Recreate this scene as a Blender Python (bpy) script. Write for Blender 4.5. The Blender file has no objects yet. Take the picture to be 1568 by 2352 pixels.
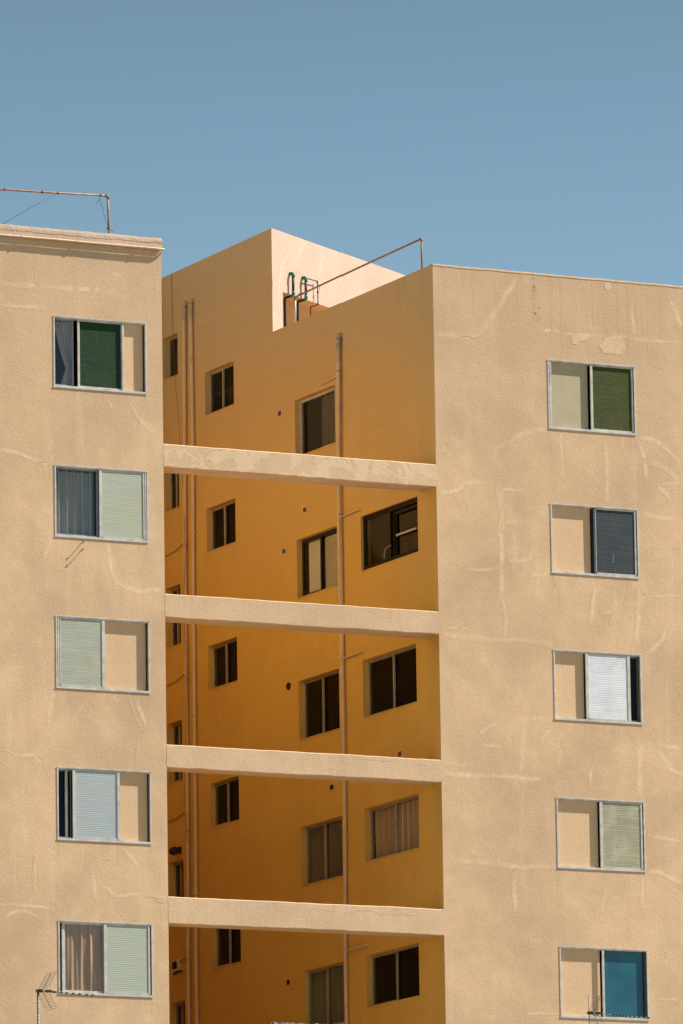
import bpy, bmesh, math, random
from mathutils import Vector, Matrix
R = math.radians
random.seed(7)
scene = bpy.context.scene
col = scene.collection

# ---------------- camera ----------------
YAW, PITCH, ROLL = R(26.48294), R(10.09152), R(-0.866585)
cam_d = bpy.data.cameras.new('camera')
cam = bpy.data.objects.new('camera', cam_d)
col.objects.link(cam)
v = Vector((math.sin(YAW)*math.cos(PITCH), math.cos(YAW)*math.cos(PITCH), math.sin(PITCH)))
r0 = Vector((math.cos(YAW), -math.sin(YAW), 0))
u0 = r0.cross(v)
r_ = math.cos(ROLL)*r0 + math.sin(ROLL)*u0
u_ = -math.sin(ROLL)*r0 + math.cos(ROLL)*u0
m3 = Matrix((r_, u_, -v)).transposed()
cam.matrix_world = Matrix.Translation((-60.0000, -128.2584, -23.3118)) @ m3.to_4x4()
cam_d.sensor_fit = 'VERTICAL'
cam_d.sensor_height = 36.0
cam_d.lens = 16746.96/2352*36
cam_d.clip_start = 1.0
cam_d.clip_end = 8000
scene.camera = cam

# ---------------- sky, sun, exposure ----------------
SUN = Vector((3.0, -1.0, 3.45)).normalized()
world = bpy.data.worlds.new('World')
scene.world = world
world.use_nodes = True
nt = world.node_tree
nt.nodes.clear()
sky = nt.nodes.new('ShaderNodeTexSky')
sky.sky_type = 'NISHITA'
sky.sun_disc = False
sky.sun_elevation = math.asin(SUN.z)
sky.sun_rotation = math.atan2(SUN.x, SUN.y)
sky.air_density = 1.0
sky.dust_density = 0.4
sky.ozone_density = 1.2
sky.altitude = 300
hs = nt.nodes.new('ShaderNodeHueSaturation')
hs.inputs['Saturation'].default_value = 0.95
tint = nt.nodes.new('ShaderNodeMix'); tint.data_type = 'RGBA'; tint.blend_type = 'MULTIPLY'
tint.inputs[0].default_value = 1.0; tint.inputs[7].default_value = (0.87, 0.98, 0.91, 1)
hs.inputs['Value'].default_value = 1.0
bg = nt.nodes.new('ShaderNodeBackground')
bg.inputs['Strength'].default_value = 0.054
wo = nt.nodes.new('ShaderNodeOutputWorld')
nt.links.new(sky.outputs[0], hs.inputs['Color'])
tc = nt.nodes.new('ShaderNodeTexCoord'); sp = nt.nodes.new('ShaderNodeSeparateXYZ'); nt.links.new(tc.outputs['Generated'], sp.inputs[0])
mr = nt.nodes.new('ShaderNodeMapRange'); mr.inputs['From Min'].default_value = 0.17; mr.inputs['From Max'].default_value = 0.25
mr.inputs['To Min'].default_value = 1.26; mr.inputs['To Max'].default_value = 0.83
nt.links.new(sp.outputs[2], mr.inputs['Value'])
nt.links.new(mr.outputs['Result'], hs.inputs['Value'])
nt.links.new(hs.outputs[0], tint.inputs[6]); nt.links.new(tint.outputs[2], bg.inputs[0])
nt.links.new(bg.outputs[0], wo.inputs[0])

sd = bpy.data.lights.new('sun', 'SUN')
sd.energy = 5.0
sd.angle = R(0.53)
sd.color = (1.0, 0.93, 0.84)
so = bpy.data.objects.new('sun', sd)
so.rotation_euler = SUN.to_track_quat('Z', 'Y').to_euler()
so.location = (40, -40, 60)
col.objects.link(so)

scene.view_settings.view_transform = 'Standard'
scene.view_settings.look = 'None'
scene.view_settings.gamma = 1.0
scene.view_settings.exposure = 0.95
try:
    scene.cycles.max_bounces = 12
    scene.cycles.diffuse_bounces = 8
    scene.cycles.transparent_max_bounces = 12
except Exception:
    pass

# ---------------- object helpers ----------------
def tag(o, label=None, cat=None, group=None, kind=None):
    if label: o['label'] = label
    if cat: o['category'] = cat
    if group: o['group'] = group
    if kind: o['kind'] = kind
    return o

def empty(name, loc, label, cat, group=None):
    o = bpy.data.objects.new(name, None)
    col.objects.link(o)
    o.location = loc
    o.empty_display_size = 0.2
    return tag(o, label, cat, group)

class MB:
    """collects faces; build() links them as one mesh object"""
    def __init__(s):
        s.v = []; s.f = []; s.rep = {}; s.crk = {}
    def quad(s, *ps):
        i = len(s.v); s.v += [tuple(p) for p in ps]; s.f.append(tuple(range(i, i+len(ps))))
    def box(s, x0, x1, y0, y1, z0, z1):
        i = len(s.v)
        s.v += [(x, y, z) for z in (z0, z1) for y in (y0, y1) for x in (x0, x1)]
        for f in ((0,2,3,1),(4,5,7,6),(0,1,5,4),(2,6,7,3),(0,4,6,2),(1,3,7,5)):
            s.f.append(tuple(i+k for k in f))
    def tube(s, pts, r, n=10, cap=True):
        pts = [Vector(p) for p in pts]
        rad = r if isinstance(r, (list, tuple)) else [r]*len(pts)
        base = len(s.v)
        t0 = (pts[1]-pts[0]).normalized()
        a = t0.orthogonal().normalized()
        for k, p in enumerate(pts):
            if k == 0: t = t0
            elif k == len(pts)-1: t = (pts[k]-pts[k-1]).normalized()
            else: t = ((pts[k+1]-pts[k]).normalized()+(pts[k]-pts[k-1]).normalized()).normalized()
            a = (a - t*a.dot(t)).normalized()
            b = t.cross(a)
            for j in range(n):
                an = 2*math.pi*j/n
                s.v.append(tuple(p+(a*math.cos(an)+b*math.sin(an))*rad[k]))
        for k in range(len(pts)-1):
            for j in range(n):
                j2 = (j+1) % n
                s.f.append((base+k*n+j, base+k*n+j2, base+(k+1)*n+j2, base+(k+1)*n+j))
        if cap:
            s.f.append(tuple(base+j for j in reversed(range(n))))
            s.f.append(tuple(base+(len(pts)-1)*n+j for j in range(n)))
    def build(s, name, mat, parent=None, smooth=False, label=None):
        me = bpy.data.meshes.new(name)
        org = Vector((0, 0, 0))
        if parent is not None and parent.parent is None:
            org = parent.location.copy()
        elif parent is not None:
            org = parent.parent.location + parent.location
        me.from_pydata([tuple(Vector(p)-org) for p in s.v], [], s.f)
        if s.rep or s.crk:
            for nm, dd in (('rep', s.rep), ('crk', s.crk)):
                at = me.attributes.new(nm, 'FLOAT', 'POINT')
                for k, val in dd.items():
                    at.data[k].value = val
        me.materials.append(mat)
        if smooth:
            for p in me.polygons: p.use_smooth = True
        me.update()
        o = bpy.data.objects.new(name, me)
        col.objects.link(o)
        if parent is not None: o.parent = parent
        if label: o['label'] = label
        return o

def ico(mb, c, r, seg=16, rings=10, sx=1, sy=1, sz=1):
    i = len(mb.v)
    for a in range(rings+1):
        th = math.pi*a/rings
        for b in range(seg):
            ph = 2*math.pi*b/seg
            mb.v.append((c[0]+sx*r*math.sin(th)*math.cos(ph), c[1]+sy*r*math.sin(th)*math.sin(ph), c[2]+sz*r*math.cos(th)))
    for a in range(rings):
        for b in range(seg):
            b2 = (b+1) % seg
            mb.f.append((i+a*seg+b, i+(a+1)*seg+b, i+(a+1)*seg+b2, i+a*seg+b2))

# wall planes: a mapping (u, z, depth into the wall) -> point
def FR(u, z, d=0.0): return (u, d, z)
XS = 6.03
def SI(u, z, d=0.0): return (XS+d, u, z)
PA = Vector((XS, 7.375)); PT = Vector((0.8285, 0.56)); PN = Vector((0.56, -0.8285))
def PF(u, z, d=0.0):
    p = PA+PT*u-PN*d
    return (p.x, p.y, z)

def wall_grid(mb, fn, u0, u1, z0, z1, holes, reveal=0.22, blanks=()):
    """planar wall with rectangular openings (u0,u1,z0,z1[,reveal]); blanks are left out without reveals"""
    us = sorted({u0, u1, *[h[0] for h in holes], *[h[1] for h in holes], *[b[0] for b in blanks], *[b[1] for b in blanks]})
    zs = sorted({z0, z1, *[h[2] for h in holes], *[h[3] for h in holes], *[b[2] for b in blanks], *[b[3] for b in blanks]})
    us = [a for a in us if u0 <= a <= u1]; zs = [a for a in zs if z0 <= a <= z1]
    for i in range(len(us)-1):
        for j in range(len(zs)-1):
            cu, cz = (us[i]+us[i+1])/2, (zs[j]+zs[j+1])/2
            if any(h[0] < cu < h[1] and h[2] < cz < h[3] for h in list(holes)+list(blanks)): continue
            mb.quad(fn(us[i], zs[j]), fn(us[i+1], zs[j]), fn(us[i+1], zs[j+1]), fn(us[i], zs[j+1]))
    for h in holes:
        d = h[4] if len(h) > 4 else reveal
        a, b, c, e = h[:4]
        mb.quad(fn(a, c), fn(b, c), fn(b, c, d), fn(a, c, d))
        mb.quad(fn(a, e), fn(a, e, d), fn(b, e, d), fn(b, e))
        mb.quad(fn(a, c), fn(a, c, d), fn(a, e, d), fn(a, e))
        mb.quad(fn(b, c), fn(b, e), fn(b, e, d), fn(b, c, d))

_rk = [0]
def ribbon(mb, fn, pts, w, crack=False, soft=1.0, cval=1.0):
    """plaster repair, stain (cval < 1) or crack, laid a fraction of a millimetre proud of the wall"""
    _rk[0] += 1
    base = -0.00025-0.000025*(_rk[0] % 30)
    stain = crack and cval < 1
    P = [Vector(p) for p in pts]
    step = 0.05 if not crack else 0.04
    if not crack:      # round the corners
        w = w*1.5
        for _ in range(2):
            Q = [P[0]]
            for a, b in zip(P, P[1:]): Q += [a*0.75+b*0.25, a*0.25+b*0.75]
            Q.append(P[-1]); P = Q
    L = [P[0]]
    for a, b in zip(P, P[1:]):
        n = max(1, int((b-a).length/step))
        for k in range(1, n+1): L.append(a.lerp(b, k/n))
    i0 = len(mb.v); N = len(L)
    jit = 0; ww = w; st = random.uniform(.5, 1)
    prof = ((-.5, 0), (-.26, .45), (0, 1), (.26, .45), (.5, 0)) if (stain or not crack) else ((-.5, 0), (-.2, 1), (0, 1), (.2, 1), (.5, 0))
    for k, p in enumerate(L):
        t = (L[min(k+1, N-1)]-L[max(k-1, 0)])
        t = t.normalized() if t.length > 1e-6 else Vector((1, 0))
        nn = Vector((-t.y, t.x))
        jit = 0 if stain else jit*0.7+random.uniform(-1, 1)*(0.014 if not crack else 0.012)
        ww = ww*.7+.3*w*random.uniform(.5, 1.5)
        st = min(1, max(.38, st+random.uniform(-.22, .22)))
        e = min(1.0, 1 if stain else k/4, (N-1-k)/4)
        if stain: e *= max(0, 1-k/(N-1))
        for q, val in prof:
            pp = p+nn*(q*ww+jit)
            mb.v.append(fn(pp.x, pp.y, base+random.uniform(-0.00001, 0.00001)))
            idx = len(mb.v)-1
            if crack: mb.crk[idx] = val*e*cval*(1 if stain else max(st, .5))
            else: mb.rep[idx] = val*e*soft*st
    m = len(prof)
    for k in range(N-1):
        for q in range(m-1):
            a = i0+k*m+q
            mb.f.append((a, a+1, a+m+1, a+m))

def patch(mb, fn, poly, val=0.5):
    """a smooth plaster patch with a crisp raised edge"""
    c = Vector((sum(p[0] for p in poly)/len(poly), sum(p[1] for p in poly)/len(poly)))
    L = []
    for a, b in zip(poly, poly[1:]+poly[:1]):
        a = Vector(a); b = Vector(b); n = max(2, int((b-a).length/0.035))
        for k in range(n): L.append(a.lerp(b, k/n)+Vector((random.uniform(-1, 1), random.uniform(-1, 1)))*0.009)
    i = len(mb.v); n = len(L)
    for d, s in ((0.0, 1.0), (-0.003, 0.985)):
        for p in L:
            q = c+(p-c)*s
            mb.v.append(fn(q.x, q.y, d)); mb.rep[len(mb.v)-1] = val
    mb.v.append(fn(c.x, c.y, -0.003)); mb.rep[len(mb.v)-1] = val
    ci = len(mb.v)-1
    for k in range(n):
        k2 = (k+1) % n
        mb.f.append((i+k, i+k2, i+n+k2, i+n+k)); mb.f.append((i+n+k, i+n+k2, ci))

# ---------------- materials ----------------
def new_mat(name):
    m = bpy.data.materials.new(name); m.use_nodes = True
    n = m.node_tree; p = n.nodes['Principled BSDF']
    return m, n, p

def N(n, t, **kw):
    x = n.nodes.new(t)
    for k, val in kw.items(): setattr(x, k, val)
    return x

def noise(n, vec, scale, detail=3, rough=0.55, dist=0.0):
    x = N(n, 'ShaderNodeTexNoise')
    x.inputs['Scale'].default_value = scale; x.inputs['Detail'].default_value = detail
    x.inputs['Roughness'].default_value = rough; x.inputs['Distortion'].default_value = dist
    n.links.new(vec, x.inputs['Vector'])
    return x.outputs['Fac']

def ramp(n, fac, a, b, lo=0.0, hi=1.0):
    x = N(n, 'ShaderNodeMapRange'); x.clamp = True
    x.inputs['From Min'].default_value = a; x.inputs['From Max'].default_value = b
    x.inputs['To Min'].default_value = lo; x.inputs['To Max'].default_value = hi
    n.links.new(fac, x.inputs['Value'])
    return x.outputs['Result']

def mixc(n, fac, a, b, mode='MIX'):
    x = N(n, 'ShaderNodeMix', data_type='RGBA', blend_type=mode)
    for sock, val in ((x.inputs[0], fac), (x.inputs[6], a), (x.inputs[7], b)):
        if isinstance(val, (int, float)): sock.default_value = val
        elif isinstance(val, tuple): sock.default_value = (*val, 1)
        else: n.links.new(val, sock)
    return x.outputs[2]

def math_(n, op, a, b=None):
    x = N(n, 'ShaderNodeMath', operation=op)
    for k, val in enumerate((a, b)):
        if val is None: continue
        if isinstance(val, (int, float)): x.inputs[k].default_value = val
        else: n.links.new(val, x.inputs[k])
    return x.outputs[0]

def pos(n, sc=(1, 1, 1), off=(0, 0, 0)):
    g = N(n, 'ShaderNodeNewGeometry')
    mp = N(n, 'ShaderNodeMapping')
    mp.inputs['Scale'].default_value = sc; mp.inputs['Location'].default_value = off
    n.links.new(g.outputs['Position'], mp.inputs['Vector'])
    return mp.outputs['Vector']

def stucco(name, base, dirt, pale, bump=0.012, grain=34.0, peel=0.0, mottle=1.0, streak=1.0, speck=0.5, weather=False, upper_light=0.0):
    m, n, p = new_mat(name)
    P = pos(n)
    big = noise(n, P, 0.45, 5, 0.6, 0.3)
    mid = noise(n, P, 1.9, 5, 0.6)
    PS = pos(n, (2.6, 2.6, 0.22))
    st = noise(n, PS, 1.0, 4, 0.6)
    fine = noise(n, P, 42, 3, 0.6)
    c = mixc(n, ramp(n, big, 0.40, 0.66, 0, 0.75*mottle), base, dirt)
    c = mixc(n, ramp(n, mid, 0.50, 0.72, 0, 0.45*mottle), c, dirt)
    c = mixc(n, ramp(n, mid, 0.44, 0.28, 0, 0.28*mottle), c, pale)
    c = mixc(n, ramp(n, st, 0.52, 0.75, 0, 0.35*streak), c, dirt)
    c = mixc(n, ramp(n, st, 0.42, 0.28, 0, 0.30*streak), c, pale)
    if upper_light:         # beige mixed in up the wall, imitating the paler light near the top
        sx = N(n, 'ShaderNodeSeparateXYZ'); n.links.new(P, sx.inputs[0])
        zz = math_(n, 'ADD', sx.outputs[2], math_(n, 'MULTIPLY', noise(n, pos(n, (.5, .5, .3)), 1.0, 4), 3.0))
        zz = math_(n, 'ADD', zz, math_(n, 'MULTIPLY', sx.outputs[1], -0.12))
        c = mixc(n, ramp(n, zz, 1.5, 8.5, 0, upper_light), c, (0.58, 0.415, 0.235))
    if weather:      # rain dirt below the parapet and in long runs under it
        sx = N(n, 'ShaderNodeSeparateXYZ'); n.links.new(P, sx.inputs[0])
        zz = math_(n, 'ADD', sx.outputs[2], math_(n, 'MULTIPLY', noise(n, pos(n, (1.4, 1.4, .15)), 1.0, 4), -3.2))
        c = mixc(n, ramp(n, zz, 1.4, 6.2, 0, 0.62), c, tuple(a*b for a, b in zip(dirt, (0.98, 1.0, 1.04))))
    if speck:
        sp = ramp(n, fine, 0.35, 0.68, 1.0-0.34*speck, 1.0+0.22*speck)
        cc = N(n, 'ShaderNodeCombineColor')
        for k in range(3): n.links.new(sp, cc.inputs[k])
        c = mixc(n, 1.0, c, cc.outputs[0], 'MULTIPLY')
    at = N(n, 'ShaderNodeAttribute', attribute_name='rep')
    ck = N(n, 'ShaderNodeAttribute', attribute_name='crk')
    rep = at.outputs['Fac']
    if peel:
        pn = noise(n, pos(n, (1, 1, 1.3)), 1.7, 6, 0.62, 0.6)
        pe = ramp(n, pn, 0.60-peel*0.1, 0.608-peel*0.1, 0, 0.9)
        rep = math_(n, 'MAXIMUM', rep, pe)
    wob = ramp(n, noise(n, P, 9, 4, 0.65), 0.35, 0.58, 0.25, 1.0)
    rr = math_(n, 'MULTIPLY', rep, wob) if not peel else rep
    c = mixc(n, math_(n, 'MULTIPLY', rr, 0.62 if peel else 0.8), c, pale)
    c = mixc(n, math_(n, 'MULTIPLY', ck.outputs['Fac'], 0.7), c, tuple(x*0.35 for x in dirt))
    n.links.new(c, p.inputs['Base Color'])
    p.inputs['Roughness'].default_value = 0.92
    p.inputs['Specular IOR Level'].default_value = 0.15
    h1 = noise(n, P, grain, 4, 0.62, 0.6)
    h2 = noise(n, P, grain*0.40, 3, 0.5, 0.4)
    h0 = noise(n, P, 1.1, 3, 0.5)
    keep = ramp(n, rr, 0.0, 1.0, 1.0, 0.25)
    h = math_(n, 'MULTIPLY', math_(n, 'SUBTRACT', h1, 0.5), keep)
    h = math_(n, 'ADD', h, math_(n, 'MULTIPLY', h2, 0.5))
    h = math_(n, 'ADD', h, math_(n, 'MULTIPLY', h0, 1.6))
    h = math_(n, 'ADD', h, math_(n, 'MULTIPLY', rr, 0.3 if peel else 0.0))
    b = N(n, 'ShaderNodeBump'); b.inputs['Strength'].default_value = 1.0
    b.inputs['Distance'].default_value = bump
    n.links.new(h, b.inputs['Height']); n.links.new(b.outputs[0], p.inputs['Normal'])
    return m

def plain(name, c, rough=0.5, var=0.18, scale=6.0, metal=0.0, c2=None, spec=0.4, sc=(1, 1, 1), bump=0.0):
    m, n, p = new_mat(name)
    f = noise(n, pos(n, sc), scale, 5, 0.6)
    c2 = c2 or tuple(x*(1-var*2) for x in c)
    out = mixc(n, ramp(n, f, 0.38, 0.68), c, c2)
    n.links.new(out, p.inputs['Base Color'])
    p.inputs['Roughness'].default_value = rough
    p.inputs['Metallic'].default_value = metal
    p.inputs['Specular IOR Level'].default_value = spec
    if bump:
        b = N(n, 'ShaderNodeBump'); b.inputs['Distance'].default_value = bump
        n.links.new(f, b.inputs['Height']); n.links.new(b.outputs[0], p.inputs['Normal'])
    return m

def glass(name, tint, rough=0.02, f0=0.05, f1=0.9):
    m, n, p = new_mat(name)
    n.nodes.remove(p)
    tr = N(n, 'ShaderNodeBsdfTransparent'); tr.inputs[0].default_value = (*tint, 1)
    gl = N(n, 'ShaderNodeBsdfGlossy'); gl.inputs['Roughness'].default_value = rough
    gl.inputs[0].default_value = (0.9, 0.93, 0.95, 1)
    lw = N(n, 'ShaderNodeLayerWeight'); lw.inputs[0].default_value = 0.5
    fr = math_(n, 'ADD', math_(n, 'MULTIPLY', math_(n, 'POWER', lw.outputs['Facing'], 5.0), f1), f0)
    mx = N(n, 'ShaderNodeMixShader')
    n.links.new(fr, mx.inputs[0]); n.links.new(tr.outputs[0], mx.inputs[1]); n.links.new(gl.outputs[0], mx.inputs[2])
    n.links.new(mx.outputs[0], n.nodes['Material Output'].inputs['Surface'])
    return m

M = {}
M['facade'] = stucco('facade_stucco', (0.655, 0.457, 0.280), (0.51, 0.355, 0.225), (0.77, 0.575, 0.39), bump=0.0047, speck=0.32, mottle=1.2, weather=True)
M['beam1'] = stucco('peeling_stucco', (0.64, 0.46, 0.295), (0.55, 0.395, 0.255), (0.69, 0.51, 0.345), bump=0.006, speck=0.35, peel=1.0)
M['beam'] = stucco('beam_stucco', (0.635, 0.452, 0.29), (0.53, 0.375, 0.24), (0.71, 0.52, 0.36), bump=0.006, speck=0.35)
M['court'] = stucco('courtyard_stucco', (0.72, 0.452, 0.112), (0.62, 0.375, 0.088), (0.745, 0.495, 0.16), bump=0.003, mottle=0.8, streak=1.0, speck=0.3, upper_light=0.9)
M['pent'] = stucco('penthouse_stucco', (0.50, 0.38, 0.30), (0.43, 0.32, 0.245), (0.57, 0.445, 0.36), bump=0.008, mottle=0.8)
M['niche'] = plain('niche_bounce_tint', (0.58, 0.33, 0.14), 0.85, 0.06, 2)  # soffit and back of the niche: warm bounce light put into the colour
M['cap'] = stucco('parapet_plaster', (0.60, 0.445, 0.335), (0.47, 0.345, 0.26), (0.67, 0.52, 0.405), bump=0.008, mottle=0.8)
M['infill'] = stucco('infill_stucco', (0.645, 0.448, 0.275), (0.57, 0.395, 0.24), (0.70, 0.50, 0.32), bump=0.0035, mottle=0.6, streak=0.4, speck=0.3)
M['infill_grey'] = plain('painted_infill', (0.40, 0.35, 0.22), 0.6, 0.05, 3, c2=(0.35, 0.31, 0.20))
M['alu'] = plain('dull_aluminium', (0.54, 0.52, 0.49), 0.5, 0.12, 5, c2=(0.38, 0.35, 0.31))
M['alu_blue'] = plain('bluish_aluminium', (0.22, 0.26, 0.30), 0.4, 0.1, 5)
M['alu_court'] = plain('courtyard_aluminium', (0.40, 0.34, 0.26), 0.45, 0.15, 8)
M['dark_wood'] = plain('dark_brown_wood', (0.014, 0.006, 0.003), 0.6, 0.3, 12, sc=(1, 1, .3), spec=0.15)
M['black_frame'] = plain('black_frame', (0.012, 0.011, 0.010), 0.5, 0.2, 9)
M['slate_frame'] = plain('slate_frame', (0.06, 0.075, 0.085), 0.45, 0.2, 9)
M['glass'] = glass('window_glass', (0.80, 0.84, 0.84))
M['glass_court'] = glass('court_glass', (0.60, 0.58, 0.55), f0=0.025, f1=0.45)
M['glass_dark'] = glass('dim_window_glass', (0.30, 0.30, 0.29), f0=0.012, f1=0.4)
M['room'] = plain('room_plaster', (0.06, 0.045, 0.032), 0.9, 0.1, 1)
M['roof'] = plain('roof_screed', (0.50, 0.42, 0.32), 0.9, 0.15, 1.2)
M['pipe'] = plain('painted_drain_pipe', (0.70, 0.52, 0.32), 0.45, 0.15, 3, c2=(0.62, 0.45, 0.26))
M['pipe_grey'] = plain('bare_pipe_end', (0.52, 0.42, 0.32), 0.6, 0.15, 14)
M['rust_pipe'] = plain('rusty_painted_pipe', (0.20, 0.10, 0.055), 0.6, 0.2, 9, c2=(0.34, 0.20, 0.12))
M['pale_pipe'] = plain('pale_steel_pipe', (0.62, 0.52, 0.42), 0.5, 0.15, 12)
M['band_pipe'] = plain('painted_conduit', (0.60, 0.45, 0.30), 0.5, 0.1, 9)
M['black_pipe'] = plain('black_foam_pipe', (0.010, 0.009, 0.010), 0.6, 0.2, 12)
M['teal'] = plain('teal_fitting', (0.02, 0.16, 0.125), 0.4, 0.2, 14)
M['rust'] = plain('rusty_iron', (0.22, 0.08, 0.03), 0.8, 0.3, 30)
M['dark'] = plain('dark_void', (0.010, 0.007, 0.004), 0.9, 0.2, 10)
M['vent_in'] = plain('dusty_vent', (0.10, 0.055, 0.02), 0.9, 0.3, 25)
M['dark_metal'] = plain('dark_metal', (0.02, 0.018, 0.017), 0.5, 0.2, 15)
M['grey_metal'] = plain('galvanised_steel', (0.42, 0.43, 0.43), 0.4, 0.2, 14, metal=0.3)
M['thin_metal'] = plain('weathered_rod', (0.25, 0.20, 0.16), 0.5, 0.2, 14)
M['wire'] = plain('black_wire', (0.015, 0.014, 0.014), 0.6, 0.1, 10)
M['cable'] = plain('painted_cable', (0.24, 0.15, 0.07), 0.7, 0.1, 10)
M['ground'] = plain('dusty_ground', (0.30, 0.26, 0.20), 0.95, 0.15, 0.05)
M['concrete'] = plain('mossy_concrete', (0.34, 0.32, 0.29), 0.9, 0.3, 14, c2=(0.03, 0.03, 0.028), bump=0.03)
M['house'] = plain('grey_render', (0.45, 0.42, 0.37), 0.9, 0.1, 1.0)

def shutter_mat(name, c, c2, dark=None, scratch=0.0, sc=(0.7, 0.7, 9.0), rough=0.55):
    m, n, p = new_mat(name)
    f = noise(n, pos(n, sc), 1.6, 4, 0.6)
    f2 = noise(n, pos(n), 2.2, 5, 0.6, 0.5)
    out = mixc(n, ramp(n, f, 0.36, 0.64), c, c2)
    if dark: out = mixc(n, ramp(n, f2, 0.5, 0.66, 0, 0.7), out, dark)
    if scratch:
        f3 = noise(n, pos(n, (30, 30, 2.2)), 1.0, 3, 0.5, 0.8)
        out = mixc(n, ramp(n, f3, 0.70, 0.74, 0, scratch), out, (0.45, 0.42, 0.30))
    n.links.new(out, p.inputs['Base Color'])
    p.inputs['Roughness'].default_value = rough
    p.inputs['Specular IOR Level'].default_value = 0.15
    return m
M['sh_green'] = shutter_mat('dark_green_shutter', (0.012, 0.048, 0.018), (0.007, 0.030, 0.012), (0.022, 0.040, 0.010), 0.1)
M['sh_olive'] = shutter_mat('olive_green_shutter', (0.050, 0.066, 0.012), (0.034, 0.052, 0.012), (0.075, 0.070, 0.010), 0.3)
M['sh_mint'] = shutter_mat('pale_mint_shutter', (0.36, 0.41, 0.335), (0.41, 0.43, 0.35), (0.42, 0.40, 0.27))
M['sh_sage'] = shutter_mat('sage_shutter', (0.33, 0.36, 0.30), (0.39, 0.41, 0.33), (0.33, 0.32, 0.21))
M['sh_blue'] = shutter_mat('pale_blue_grey_shutter', (0.34, 0.395, 0.41), (0.38, 0.425, 0.43))
M['sh_seafoam'] = shutter_mat('seafoam_shutter', (0.36, 0.415, 0.35), (0.40, 0.43, 0.34))
M['sh_slate'] = shutter_mat('dark_slate_shutter', (0.045, 0.060, 0.072), (0.030, 0.042, 0.054), (0.055, 0.058, 0.06), 0.5)
M['sh_white'] = shutter_mat('white_shutter', (0.58, 0.62, 0.66), (0.66, 0.69, 0.72), (0.50, 0.54, 0.58))
M['sh_straw'] = shutter_mat('straw_shutter', (0.35, 0.34, 0.23), (0.27, 0.27, 0.18), (0.42, 0.41, 0.31))
M['blue'] = plain('blue_painted_panel', (0.009, 0.075, 0.125), 0.35, 0.2, 1.2, c2=(0.008, 0.12, 0.17))
M['blind'] = plain('cream_blind', (0.85, 0.78, 0.66), 0.7, 0.05, 3)

def cloth(name, c):
    m, n, p = new_mat(name)
    f = noise(n, pos(n, (12, 12, 0.6)), 1.0, 3)
    n.links.new(mixc(n, ramp(n, f, 0.35, 0.65), c, tuple(x*0.75 for x in c)), p.inputs['Base Color'])
    p.inputs['Roughness'].default_value = 0.9
    return m
M['cl_lilac'] = cloth('pale_lilac_cloth', (0.55, 0.49, 0.47))
M['cl_grey'] = cloth('blue_grey_cloth', (0.44, 0.43, 0.39))
M['cl_brown'] = cloth('tan_brown_cloth', (0.52, 0.29, 0.16))
M['cl_dark'] = cloth('dark_brown_cloth', (0.20, 0.16, 0.12))
M['cl_green'] = cloth('dull_green_cloth', (0.22, 0.24, 0.17))
M['cl_dusty'] = cloth('dusty_grey_cloth', (0.34, 0.30, 0.24))
M['cl_tan'] = cloth('beige_cloth', (0.62, 0.43, 0.28))

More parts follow.
